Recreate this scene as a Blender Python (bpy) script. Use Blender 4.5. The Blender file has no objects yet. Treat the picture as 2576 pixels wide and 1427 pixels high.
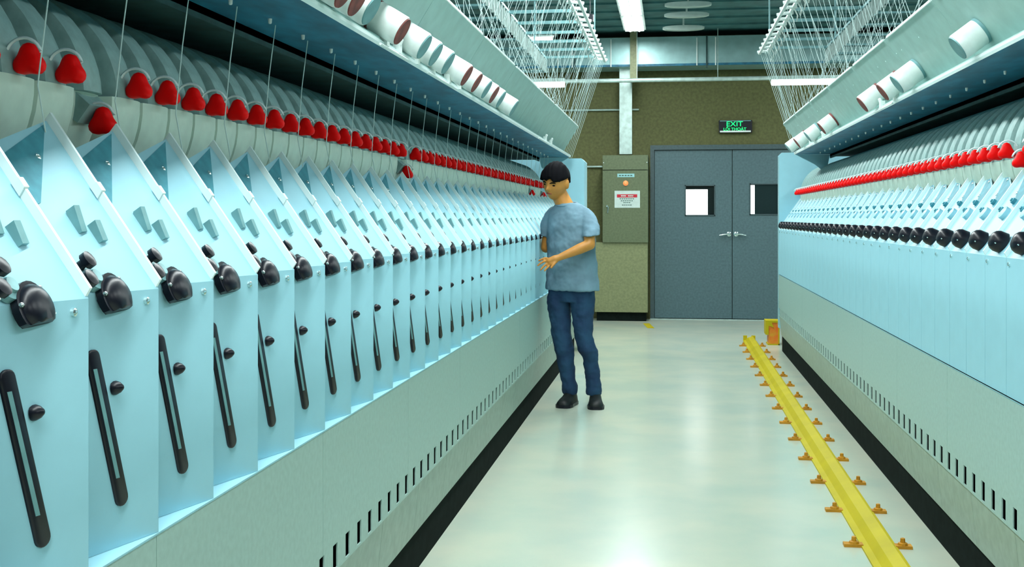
import bpy, bmesh, math, random
from mathutils import Vector, Matrix
random.seed(7)
PI = math.pi
S = bpy.context.scene
COL = S.collection

# ------------------------------------------------------------------ camera
W_, H_, F_ = 2576.0, 1427.0, 2900.0
YAW = math.atan(402.0 / F_)
CN, SN = math.cos(YAW), math.sin(YAW)
CH = 1.30                                    # eye height
cam_d = bpy.data.cameras.new('camera')
cam = bpy.data.objects.new('camera', cam_d)
COL.objects.link(cam)
cam.location = (0, 0, CH)
cam.rotation_euler = (PI / 2, 0, YAW)
cam_d.sensor_width = 36
cam_d.lens = F_ / W_ * 36
cam_d.shift_y = -(H_ / 2 - 546.0) / W_
cam_d.clip_start = 0.05
cam_d.clip_end = 100
S.camera = cam

# ------------------------------------------------------------------ view, world
S.view_settings.view_transform = 'Standard'
S.view_settings.look = 'None'
S.view_settings.exposure = 0.02
S.view_settings.gamma = 1.0
S.view_settings.use_curve_mapping = False
wd = bpy.data.worlds.new('world')
S.world = wd
wd.use_nodes = True
wd.node_tree.nodes['Background'].inputs[0].default_value = (0.75, 0.95, 1.0, 1)
wd.node_tree.nodes['Background'].inputs[1].default_value = 0.6
LAMP_COL = (0.93, 1.0, 0.99)


def area_lamp(name, loc, sx, sy, power, parent=None, rot=(0, 0, 0)):
    l = bpy.data.lights.new(name, 'AREA')
    l.shape = 'RECTANGLE'
    l.size, l.size_y = sx, sy
    l.energy = power
    l.color = LAMP_COL
    o = bpy.data.objects.new(name, l)
    COL.objects.link(o)
    o.location = loc
    o.rotation_euler = rot
    if parent:
        o.parent = parent
    return o


CEIL = 3.60
BACK = 14.80


# ------------------------------------------------------------------ helpers
def hit(u, v, Y):
    """where the sight line of a picture point meets the upright plane y = Y"""
    a = (u - W_ / 2) / F_
    dx, dy, dz = -SN + CN * a, CN + SN * a, (546.0 - v) / F_
    t = Y / dy
    return dx * t, CH + dz * t


def Yd(d, X):
    return (d + X * SN) / CN


class MB:
    def __init__(self, s=1.0):
        self.v, self.f, self.s = [], [], s

    def add(self, vs, fs):
        n = len(self.v)
        self.v += [tuple(p) for p in vs]
        self.f += [tuple(n + i for i in q) for q in fs]

    def box(self, x0, x1, y0, y1, z0, z1):
        self.add([(x, y, z) for x in (x0, x1) for y in (y0, y1) for z in (z0, z1)],
                 [(0, 1, 3, 2), (4, 6, 7, 5), (0, 4, 5, 1), (2, 3, 7, 6), (0, 2, 6, 4), (1, 5, 7, 3)])

    def prism(self, poly, y0, y1):
        """polygon of (x, z) pushed along y"""
        n = len(poly)
        self.add([(x, y0, z) for x, z in poly] + [(x, y1, z) for x, z in poly],
                 [tuple(range(n)), tuple(range(2 * n - 1, n - 1, -1))] +
                 [(i, (i + 1) % n, n + (i + 1) % n, n + i) for i in range(n)])

    def plate(self, quad, th, nrm):
        n = len(quad)
        q = [Vector(p) for p in quad]
        nn = Vector(nrm).normalized() * th
        self.add([tuple(p) for p in q] + [tuple(p - nn) for p in q],
                 [tuple(range(n)), tuple(range(2 * n - 1, n - 1, -1))] +
                 [(i, (i + 1) % n, n + (i + 1) % n, n + i) for i in range(n)])

    def rings(self, rr, caps=True):
        n = len(rr[0])
        vs = [p for r in rr for p in r]
        fs = []
        for k in range(len(rr) - 1):
            for i in range(n):
                j = (i + 1) % n
                fs.append((k * n + i, k * n + j, (k + 1) * n + j, (k + 1) * n + i))
        if caps:
            fs.append(tuple(range(n)))
            fs.append(tuple((len(rr) - 1) * n + i for i in range(n - 1, -1, -1)))
        self.add(vs, fs)

    def lathe(self, c, axis, prof, n=20, flat=None):
        """prof: list of (distance along axis, radius)"""
        a = Vector(axis).normalized()
        u = a.cross(Vector((0, 0, 1)))
        if u.length < 1e-3:
            u = Vector((1, 0, 0))
        u.normalize()
        w = u.cross(a)
        if w.z < 0:
            w = -w
        c = Vector(c)
        rr = []
        for h, r in prof:
            ring = []
            for i in range(n):
                t = 2 * PI * i / n
                cu, cw = math.cos(t) * r, math.sin(t) * r
                if flat is not None and cw < -flat:
                    cw = -flat
                ring.append(tuple(c + a * h + u * cu + w * cw))
            rr.append(ring)
        self.rings(rr)

    def tube(self, pts, r, n=8):
        pts = [Vector(p) for p in pts]
        rs = r if isinstance(r, (list, tuple)) else [r] * len(pts)
        rr = []
        for k, p in enumerate(pts):
            if k == 0:
                t = pts[1] - pts[0]
            elif k == len(pts) - 1:
                t = pts[-1] - pts[-2]
            else:
                t = (pts[k + 1] - pts[k - 1])
            t.normalize()
            ref = Vector((0, 0, 1)) if abs(t.z) < 0.9 else Vector((0, 1, 0))
            u = t.cross(ref).normalized()
            w = t.cross(u)
            rr.append([tuple(p + (u * math.cos(2 * PI * i / n) + w * math.sin(2 * PI * i / n)) * rs[k]) for i in range(n)])
        self.rings(rr)

    def blob(self, pts, rs, n=14):
        """round-ended limb"""
        P, R = [], []
        p0, p1 = Vector(pts[0]), Vector(pts[1])
        t = (p0 - p1).normalized()
        for a in (80, 55, 25):
            P.append(p0 + t * rs[0] * math.sin(math.radians(a)))
            R.append(rs[0] * math.cos(math.radians(a)))
        # smooth between the joints
        for k in range(len(pts) - 1):
            a, b = Vector(pts[k]), Vector(pts[k + 1])
            m = 5
            for j in range(m):
                q = j / m
                P.append(a.lerp(b, q))
                R.append(rs[k] + (rs[k + 1] - rs[k]) * q)
        P.append(Vector(pts[-1]))
        R.append(rs[-1])
        t = (Vector(pts[-1]) - Vector(pts[-2])).normalized()
        for a in (25, 55, 80):
            P.append(Vector(pts[-1]) + t * rs[-1] * math.sin(math.radians(a)))
            R.append(rs[-1] * math.cos(math.radians(a)))
        self.tube(P, R, n)

    def build(self, name, mat, parent=None, smooth=None, origin=None):
        me = bpy.data.meshes.new(name)
        s = self.s
        me.from_pydata([(x * s, y, z) for x, y, z in self.v], [], self.f)
        bm = bmesh.new()
        bm.from_mesh(me)
        bmesh.ops.recalc_face_normals(bm, faces=bm.faces)
        bm.to_mesh(me)
        bm.free()
        me.materials.append(mat)
        if smooth:
            me.polygons.foreach_set('use_smooth', [True] * len(me.polygons))
            me.set_sharp_from_angle(angle=math.radians(smooth))
        o = bpy.data.objects.new(name, me)
        COL.objects.link(o)
        if parent is not None:
            o.parent = parent
        return o


def tag(o, label=None, cat=None, group=None, kind=None):
    if label:
        o['label'] = label
    if cat:
        o['category'] = cat
    if group:
        o['group'] = group
    if kind:
        o['kind'] = kind
    return o


def empty(name, loc=(0, 0, 0), rz=0.0):
    o = bpy.data.objects.new(name, None)
    o.empty_display_size = 0.1
    COL.objects.link(o)
    o.location = loc
    o.rotation_euler = (0, 0, rz)
    return o


def copy_tree(o, parent=None):
    c = o.copy()
    COL.objects.link(c)
    c.parent = parent
    for ch in list(o.children):
        copy_tree(ch, c)
    return c


ORD = ['first', 'second', 'third', 'fourth', 'fifth', 'sixth', 'seventh', 'eighth', 'ninth', 'tenth', 'eleventh', 'twelfth',
       'thirteenth', 'fourteenth', 'fifteenth', 'sixteenth', 'seventeenth', 'eighteenth', 'nineteenth']
TENS = {2: 'twent', 3: 'thirt', 4: 'fort', 5: 'fift', 6: 'sixt', 7: 'sevent'}


def ordinal(n):
    if n <= 19:
        return ORD[n - 1]
    t, u = divmod(n, 10)
    return TENS[t] + 'ieth' if u == 0 else TENS[t] + 'y-' + ORD[u - 1]


def mat(name, col, rough=0.5, metal=0.0, noise=0.0, nscale=20.0, col2=None, bump=0.0, emit=None, estr=0.0, spec=0.5, stretch=None):
    m = bpy.data.materials.new(name)
    m.use_nodes = True
    nt = m.node_tree
    b = nt.nodes['Principled BSDF']
    b.inputs['Base Color'].default_value = (*col, 1)
    b.inputs['Roughness'].default_value = rough
    b.inputs['Metallic'].default_value = metal
    b.inputs['Specular IOR Level'].default_value = spec
    if noise > 0 or col2 or bump:
        tc = nt.nodes.new('ShaderNodeTexCoord')
        mp = nt.nodes.new('ShaderNodeMapping')
        if stretch:
            mp.inputs['Scale'].default_value = stretch
        nz = nt.nodes.new('ShaderNodeTexNoise')
        nz.inputs['Scale'].default_value = nscale
        nz.inputs['Detail'].default_value = 6
        nt.links.new(tc.outputs['Object'], mp.inputs[0])
        nt.links.new(mp.outputs[0], nz.inputs['Vector'])
        rp = nt.nodes.new('ShaderNodeValToRGB')
        c2 = col2 or tuple(max(0, c * (1 - noise)) for c in col)
        rp.color_ramp.elements[0].position = 0.35
        rp.color_ramp.elements[1].position = 0.65
        rp.color_ramp.elements[0].color = (*c2, 1)
        rp.color_ramp.elements[1].color = (*col, 1)
        nt.links.new(nz.outputs[0], rp.inputs[0])
        nt.links.new(rp.outputs[0], b.inputs['Base Color'])
        if bump:
            bp = nt.nodes.new('ShaderNodeBump')
            bp.inputs['Strength'].default_value = bump
            bp.inputs['Distance'].default_value = 0.01
            nt.links.new(nz.outputs[0], bp.inputs['Height'])
            nt.links.new(bp.outputs[0], b.inputs['Normal'])
    if emit:
        b.inputs['Emission Color'].default_value = (*emit, 1)
        b.inputs['Emission Strength'].default_value = estr
    return m


M = dict(
    panel=mat('painted panel', (0.34, 0.66, 0.77), 0.42, noise=0.05, nscale=9),
    rim=mat('edge highlight and pale trim', (0.80, 0.95, 0.95), 0.35, noise=0.03),
    cover=mat('teal corner shade and pegs', (0.06, 0.33, 0.42), 0.55, noise=0.25, nscale=30),  # panel corner shade put into colour; also colours the right pegs
    steel=mat('grey painted steel', (0.36, 0.54, 0.50), 0.38, noise=0.10, nscale=60),
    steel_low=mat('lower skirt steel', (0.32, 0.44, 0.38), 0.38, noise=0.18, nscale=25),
    black=mat('black plastic', (0.005, 0.007, 0.014), 0.33, spec=0.35, noise=0.2),
    void=mat('dark machine interior', (0.010, 0.016, 0.014), 0.9, spec=0.05, noise=0.3),
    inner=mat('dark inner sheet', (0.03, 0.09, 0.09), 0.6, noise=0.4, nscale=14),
    chrome=mat('bright screw metal', (0.7, 0.85, 0.85), 0.2, 0.9, noise=0.05),
    grey=mat('grey metal', (0.20, 0.42, 0.44), 0.45, 0.3, noise=0.2),
    disc=mat('grey guard plate', (0.28, 0.47, 0.455), 0.5, noise=0.22, nscale=35),
    cream=mat('cream package cover', (0.62, 0.80, 0.70), 0.6, noise=0.12, nscale=18),
    red=mat('red plastic', (1.0, 0.0, 0.0), 0.5, noise=0.03, spec=0.15),
    canopy=mat('grey canopy sheet', (0.40, 0.62, 0.58), 0.5, noise=0.12, nscale=12),
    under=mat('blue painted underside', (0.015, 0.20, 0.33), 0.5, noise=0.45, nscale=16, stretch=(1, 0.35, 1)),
    white=mat('white plastic', (0.85, 0.95, 0.93), 0.4, noise=0.04),
    roll=mat('white bobbin yarn', (0.85, 0.93, 0.91), 0.28, noise=0.06, nscale=50),
    maroon=mat('brown red bobbin end', (0.28, 0.06, 0.05), 0.6, noise=0.5, nscale=30),
    yarn=mat('white yarn', (0.60, 0.80, 0.78), 0.8, noise=0.03),
    creel=mat('pale creel metal', (0.42, 0.56, 0.53), 0.45, noise=0.2, nscale=20),
    floor=mat('polished concrete', (0.56, 0.60, 0.48), 0.22, col2=(0.46, 0.55, 0.46), nscale=2.2, bump=0.01),
    ceil=mat('dark teal ceiling', (0.07, 0.22, 0.23), 0.6, noise=0.4, nscale=5),
    hall=mat('dark hall wall', (0.05, 0.06, 0.055), 0.8, col2=(0.08, 0.03, 0.03), nscale=3),
    olive=mat('olive wall', (0.125, 0.135, 0.045), 0.75, noise=0.3, nscale=30),
    door=mat('grey door paint', (0.085, 0.16, 0.18), 0.5, noise=0.22, nscale=40),
    doorframe=mat('door frame paint', (0.055, 0.10, 0.11), 0.5, noise=0.2, nscale=40),
    cab=mat('olive cabinet paint', (0.125, 0.165, 0.085), 0.5, noise=0.22, nscale=40),
    cab2=mat('pale olive cabinet paint', (0.24, 0.27, 0.13), 0.5, noise=0.22, nscale=40),
    galv=mat('galvanised steel', (0.50, 0.66, 0.62), 0.35, 0.25, noise=0.25, nscale=16),
    duct=mat('silver duct sheet', (0.36, 0.60, 0.60), 0.35, 0.35, noise=0.15, nscale=8),
    yellow=mat('yellow rail paint', (0.54, 0.44, 0.005), 0.55, spec=0.25, noise=0.14, nscale=5),
    amber=mat('amber clamp paint', (0.60, 0.27, 0.01), 0.5, noise=0.25, nscale=20),
    orange=mat('orange worn plastic', (0.85, 0.13, 0.01), 0.45, col2=(0.75, 0.35, 0.02), nscale=14),
    glow=mat('lit lamp tube', (0.9, 0.95, 0.95), 0.4, emit=(0.95, 1.0, 1.0), estr=12.0),
    glass=mat('door glass', (0.01, 0.02, 0.02), 0.08, noise=0.02),
    daylit=mat('lit room behind door', (0.9, 0.9, 0.9), 0.5, emit=(1, 1, 1), estr=3.0),
    greenlit=mat('green lit lettering', (0.0, 0.6, 0.1), 0.5, emit=(0.0, 1.0, 0.22), estr=1.6),
    signred=mat('red sign header', (0.55, 0.01, 0.03), 0.5, noise=0.1),
    signwhite=mat('pale sign card', (0.55, 0.68, 0.64), 0.5, noise=0.08),
    signdark=mat('dark sign ink', (0.05, 0.12, 0.10), 0.6, noise=0.1),
    skin=mat('tanned skin', (0.62, 0.27, 0.05), 0.5, noise=0.16, nscale=14),
    shirt=mat('heather blue cotton', (0.19, 0.33, 0.42), 0.9, noise=0.22, nscale=12, bump=0.4),
    jeans=mat('blue denim', (0.012, 0.062, 0.135), 0.85, col2=(0.006, 0.03, 0.09), nscale=7, bump=0.3),
    hair=mat('black hair', (0.004, 0.004, 0.006), 0.8, spec=0.1, noise=0.3),
    shoe=mat('black shoe leather', (0.006, 0.010, 0.010), 0.55, noise=0.3),
    lip=mat('lip and lid skin', (0.28, 0.06, 0.04), 0.6, noise=0.1),
)

# ------------------------------------------------------------------ the room
def struct(name, mb, m, **k):
    o = mb.build(name, m, **k)
    o['kind'] = 'structure'
    return o


RX = 8.0
mb = MB(); mb.box(-RX, RX, -5, BACK + 0.2, -0.1, 0.0); struct('floor', mb, M['floor'])
mb = MB(); mb.box(-RX, RX, -5, BACK + 0.2, CEIL, CEIL + 0.1)
for k in range(38):                                     # ribs of the metal deck
    y = -4.6 + k * 0.5
    mb.prism([(-RX + 0.01, CEIL - 0.02), (RX - 0.01, CEIL - 0.02), (RX - 0.01, CEIL + 0.01), (-RX + 0.01, CEIL + 0.01)], y, y + 0.22)
struct('ceiling', mb, M['ceil'])
mb = MB(); mb.box(-RX - 0.1, -RX, -5, BACK + 0.2, 0, CEIL); struct('wall_left', mb, M['hall'])
mb = MB(); mb.box(RX, RX + 0.1, -5, BACK + 0.2, 0, CEIL); struct('wall_right', mb, M['hall'])
mb = MB(); mb.box(-RX, RX, -5.1, -5, 0, CEIL); struct('wall_front', mb, M['hall'])

# double door in the end wall
DX0, DZ1 = hit(1636, 366, BACK)
DC, _ = hit(1842, 590, BACK)
DX1 = 2 * DC - DX0
mb = MB()
mb.box(-RX, DX0, BACK, BACK + 0.2, 0, CEIL)
mb.box(DX1, RX, BACK, BACK + 0.2, 0, CEIL)
mb.box(DX0, DX1, BACK, BACK + 0.2, DZ1, CEIL)
mb.box(DX0, DX1, BACK + 0.12, BACK + 0.2, 0, DZ1)
struct('wall_back', mb, M['olive'])

dr = empty('door_1', (DC, BACK, 0)); dr['kind'] = 'structure'
mb = MB()
hw = (DX1 - DX0) / 2
mb.box(-hw, -hw + 0.05, -0.03, 0.05, 0, DZ1)
mb.box(hw - 0.05, hw, -0.03, 0.05, 0, DZ1)
mb.box(-hw + 0.05, hw - 0.05, -0.03, 0.05, DZ1 - 0.06, DZ1)
mb.build('door_frame', M['doorframe'], dr)
for sgn in (-1, 1):
    u0, v0, u1, v1 = (1723, 466, 1799, 543) if sgn < 0 else (1886, 462, 1960, 541)
    a0, z1 = hit(u0, v0, BACK); a1, z0 = hit(u1, v1, BACK)
    a0 -= DC; a1 -= DC
    l, r = (-hw + 0.055, -0.004) if sgn < 0 else (0.004, hw - 0.055)
    mb = MB()
    y0, y1 = 0.0, 0.04
    mb.box(l, a0, y0, y1, 0.015, DZ1 - 0.065); mb.box(a1, r, y0, y1, 0.015, DZ1 - 0.065)
    mb.box(a0, a1, y0, y1, 0.015, z0); mb.box(a0, a1, y0, y1, z1, DZ1 - 0.065)
    leaf = mb.build('door_leaf', M['door'], dr)
    mb = MB()                                            # glazing bead
    mb.box(a0, a0 + 0.012, -0.012, 0.0, z0, z1); mb.box(a1 - 0.012, a1, -0.012, 0.0, z0, z1)
    mb.box(a0, a1, -0.012, 0.0, z1 - 0.012, z1); mb.box(a0, a1, -0.012, 0.0, z0, z0 + 0.012)
    mb.build('window_bead', M['doorframe'], leaf)
    mb = MB(); mb.box(a0, a1, 0.022, 0.030, z0, z1); mb.build('pane', M['glass'], leaf)
    # the bright room seen through the glass
    wdt = 0.285 if sgn < 0 else 0.062
    mb = MB(); mb.box(a0 + 0.006, a0 + wdt, 0.016, 0.021, z0 + 0.008, z1 - (0.055 if sgn < 0 else 0.02))
    b = mb.build('lit_pane', M['daylit'], leaf)
    hx, hz = hit(1834 if sgn < 0 else 1852, 589, BACK); hx -= DC
    mb = MB()
    mb.lathe((hx, 0.0, hz), (0, -1, 0), [(0, 0.030), (0.008, 0.030), (0.012, 0.016), (0.045, 0.014), (0.05, 0.01)], 18)
    mb.tube([(hx, -0.045, hz), (hx + sgn * 0.05, -0.05, hz - 0.002), (hx + sgn * 0.12, -0.045, hz - 0.016)], [0.013, 0.011, 0.007], 10)
    mb.build('door_handle', M['chrome'], leaf, smooth=40)
mb = MB(); mb.box(DX0, DX1, BACK - 0.05, BACK + 0.0, 0, 0.008); struct('trim_1', mb, M['galv'])

# ------------------------------------------------------------------ ceiling duct and pipes on the end wall
Y = 14.30
_, z1 = hit(1700, 92, Y); _, z0 = hit(1700, 166, Y)
du = empty('ventilation_duct', (0, Y, z0))
tag(du, 'silver sheet metal duct running across the top of the end wall', 'duct')
mb = MB(); mb.box(-4.5, 4.5, 0, 0.45, 0.0, z1 - z0); mb.build('duct_body', M['duct'], du)
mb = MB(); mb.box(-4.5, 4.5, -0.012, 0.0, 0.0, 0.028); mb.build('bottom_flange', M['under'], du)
for u in (1367, 1404, 1440, 1537, 1753, 1800):
    x, _ = hit(u, 130, Y)
    mb = MB(); mb.box(x - 0.007, x + 0.007, -0.02, 0.0, 0.0, z1 - z0 - 0.02); mb.build('duct_seam', M['white'], du)
for u in (1446, 1778):
    x, _ = hit(u, 130, Y)
    mb = MB(); mb.box(x - 0.010, x + 0.010, -0.024, -0.001, -0.03, z1 - z0); mb.build('duct_joint', M['inner'], du)
du['label'] = 'silver sheet metal duct running across the top of the end wall'

Y = 14.45
xa, z0 = hit(1559, 388, Y); xb, _ = hit(1589, 388, Y); _, z1 = hit(1575, 172, Y)
mb = MB()
mb.box(xa, xb, Y, Y + 0.10, z0, z1)
mb.box(xa - 0.004, xa + 0.012, Y - 0.006, Y + 0.1, z0, z1); mb.box(xb - 0.012, xb + 0.004, Y - 0.006, Y + 0.1, z0, z1)
tag(mb.build('cable_trunking', M['galv']), 'pale galvanised vertical trunking dropping into the top of the electrical cabinet', 'cable trunking')
xa, z0 = hit(1585, 200, 14.2); xb, z1 = hit(1602, 95, 14.2)
mb = MB(); mb.box(xa, xb, 14.18, 14.28, z0, CEIL - 0.025)
tag(mb.build('cable_duct', M['cab2']), 'narrow olive vertical duct below the bright ceiling lamps', 'cable duct')
xa, z0 = hit(1330, 208, 14.12); xb, z1 = hit(2125, 192, 14.12)
zc = (z0 + z1) / 2
cp = empty('conduit', (0, 14.12, zc))
tag(cp, 'long horizontal pale steel pipe crossing in front of the end wall', 'pipe')
mb = MB(); mb.tube([(xa, 0, 0), (xb + 0.6, 0, 0)], 0.026, 12); mb.build('pipe', M['galv'], cp, smooth=40)
for x in (xa + 0.3, -0.42, 0.55, xb):
    mb = MB(); mb.tube([(x, 0, 0.02), (x, 0, CEIL - zc - 0.021)], 0.005, 6); mb.build('hanger_rod', M['galv'], cp)
for v, ua, ub in ((276, 1488, 1607), (419, 1478, 1516)):
    xa, z0 = hit(ua, v, 14.70); xb, _ = hit(ub, v, 14.70)
    mb = MB(); mb.tube([(xa - 0.5, 14.77, z0), (xb, 14.77, z0)], 0.012, 8)
    tag(mb.build('wall_pipe', M['galv'], smooth=40),
        'thin pale pipe on the end wall behind the trunking' if v < 300 else 'thin pale pipe ending at the side of the electrical cabinet', 'pipe')

# ------------------------------------------------------------------ electrical cabinet
Y = 14.38
ax, az = hit(1516, 610, Y); bx, bz = hit(1630, 390, Y)
cbn = empty('electrical_cabinet', ((ax + bx) / 2, Y, 0)); cx0 = (ax + bx) / 2
tag(cbn, 'olive green electrical cabinet with warning notice, left of the grey double door', 'cabinet')
mb = MB(); mb.box(ax - cx0, bx - cx0, 0.018, BACK - Y - 0.004, az, bz); mb.build('upper_box', M['cab'], cbn)
_, zs = hit(1570, 428, Y)
mb = MB(); mb.box(ax - cx0, bx - cx0, 0, 0.018, zs + 0.006, bz); mb.build('top_panel', M['cab'], cbn)
mb = MB(); mb.box(ax - cx0, bx - cx0, 0, 0.018, az, zs - 0.006); dpn = mb.build('door_panel', M['cab'], cbn)
lx, lz1 = hit(1496, 624, Y); rx_, lz0 = hit(1629, 787, Y)
mb = MB(); mb.box(lx - cx0, rx_ - cx0, 0.03, BACK - Y - 0.004, lz0, az - 0.001); mb.build('lower_box', M['cab2'], cbn)
mb = MB(); mb.box(lx - cx0 + 0.02, rx_ - cx0 - 0.02, 0.08, BACK - Y - 0.004, 0.0, lz0); mb.build('plinth', M['void'], cbn)
for u, v in ((1518.5, 410), (1630 - 2, 409)):
    x, z = hit(u, v, Y)
    mb = MB(); mb.lathe((x - cx0, 0, z), (0, -1, 0), [(0, 0.006), (0.004, 0.006), (0.006, 0.003)], 10); mb.build('screw', M['chrome'], cbn, smooth=40)
x, z = hit(1527, 526, Y)
mb = MB(); mb.lathe((x - cx0, 0, z + 0.035), (0, -1, 0), [(0, 0.012), (0.015, 0.012), (0.02, 0.006)], 12)
mb.tube([(x - cx0 + 0.015, -0.012, z + 0.03), (x - cx0 + 0.008, -0.018, z - 0.05)], [0.009, 0.006], 8)
mb.build('handle', M['chrome'], dpn, smooth=40)
xa, za = hit(1553, 446, Y); xb, zb = hit(1596, 437, Y)
mb = MB(); mb.box(xa - cx0, xb - cx0, -0.004, 0, za, zb)
npl = mb.build('nameplate', mat('pale blue nameplate', (0.30, 0.60, 0.62), 0.4, noise=0.1), dpn)
mb = MB()
for k in range(5):
    mb.box(xa - cx0 + 0.02 + k * 0.035, xa - cx0 + 0.045 + k * 0.035, -0.005, -0.004, za + 0.014, za + 0.028)
mb.build('nameplate_print', M['signdark'], npl)
x, z = hit(1574, 461, Y)
mb = MB(); mb.lathe((x - cx0, 0, z), (0, -1, 0), [(0, 0.032), (0.008, 0.032), (0.012, 0.024), (0.03, 0.018), (0.034, 0.008)], 18)
mb.build('indicator_lamp', mat('orange indicator', (0.9, 0.25, 0.08), 0.3, emit=(1, 0.25, 0.08), estr=0.7), dpn, smooth=40)
xa, za = hit(1546, 523, Y); xb, zb = hit(1610, 480, Y)
mb = MB(); mb.box(xa - cx0, xb - cx0, -0.004, 0, za, zb); ntc = mb.build('notice', M['signwhite'], dpn)


def text_mesh(name, body, size, m, parent, loc, width=None, rot=(PI / 2, 0, 0), depth=0.0015):
    cu = bpy.data.curves.new(name, 'FONT')
    cu.body = body
    cu.size = size
    cu.extrude = depth
    cu.align_x = 'CENTER'
    cu.align_y = 'CENTER'
    t = bpy.data.objects.new(name + '_tmp', cu)
    COL.objects.link(t)
    bpy.context.view_layer.update()
    dg = bpy.context.evaluated_depsgraph_get()
    me = bpy.data.meshes.new_from_object(t.evaluated_get(dg))
    bpy.data.objects.remove(t)
    bpy.data.curves.remove(cu)
    me.materials.clear(); me.materials.append(m)
    o = bpy.data.objects.new(name, me)
    COL.objects.link(o)
    o.parent = parent
    o.location = loc
    o.rotation_euler = rot
    if width:
        w = max(v.co.x for v in me.vertices) - min(v.co.x for v in me.vertices)
        o.scale = (width / w, 1, 1)
    return o


xh, zh0 = hit(1552, 497, Y); xh1, zh1 = hit(1603, 489, Y)
mb = MB(); mb.box(xh - cx0, xh1 - cx0, -0.006, -0.004, zh0, zh1); mb.build('notice_header', M['signred'], ntc)
mb = MB()
for k, (va, w) in enumerate(((500.5, 0.74), (505.5, 0.62), (510, 0.36), (516, 0.5))):
    _, zz = hit(1575, va, Y)
    cxx = (xh + xh1) / 2 - cx0
    hwid = (xh1 - xh) / 2 * w
    n = int(9 * w) + 1
    for j in range(n):
        a = cxx - hwid + 2 * hwid * j / n
        mb.box(a, a + 2 * hwid / n * 0.75, -0.0055, -0.004, zz - 0.005, zz + 0.005)
mb.build('notice_print', M['signdark'], ntc)
mb = MB()
for a0_, a1_ in ((-0.075, -0.010), (0.012, 0.080)):
    nb = 5
    for j in range(nb):
        a = cxx + a0_ + (a1_ - a0_) * j / nb
        mb.box(a, a + (a1_ - a0_) / nb * 0.7, -0.0072, -0.006, (zh0 + zh1) / 2 - 0.009, (zh0 + zh1) / 2 + 0.009)
mb.build('header_print', M['signwhite'], ntc)

# ------------------------------------------------------------------ exit sign
Y = 14.74
xa, za = hit(1808.5, 334, Y); xb, zb = hit(1892, 302, Y)
es = empty('exit_sign', ((xa + xb) / 2, Y, (za + zb) / 2))
tag(es, 'black exit sign with glowing green letters above the grey double door', 'exit sign')
w, h = (xb - xa) / 2, (zb - za) / 2
mb = MB(); mb.box(-w, w, 0, 0.06, -h, h); mb.build('sign_box', M['black'], es)
mb = MB(); mb.box(-w + 0.012, w - 0.016, -0.006, 0.0, -h + 0.004, -h + 0.024); mb.build('bottom_edge', M['white'], es)
mb = MB(); mb.box(-w + 0.012, w - 0.016, -0.006, 0.0, h - 0.013, h - 0.004); mb.build('top_edge', M['grey'], es)
text_mesh('lettering', 'EXIT', 0.088, M['greenlit'], es, (-0.012, -0.002, 0.028), width=0.20)
text_mesh('lettering', 'LỐI THOÁT', 0.050, M['greenlit'], es, (-0.008, -0.002, -0.036), width=0.28)


# ------------------------------------------------------------------ textile machines
P = 0.2474             # unit pitch
Z0, ZB, ZA = 0.742, 1.173, 1.474
NS = Vector((-0.82, 0, 0.572))     # normal of the slanted panel in (off, y, z)


def slant(t, y, lift=0.0):
    return Vector((0.21 * t, y, ZB + (ZA - ZB) * t)) + NS * lift


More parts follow.
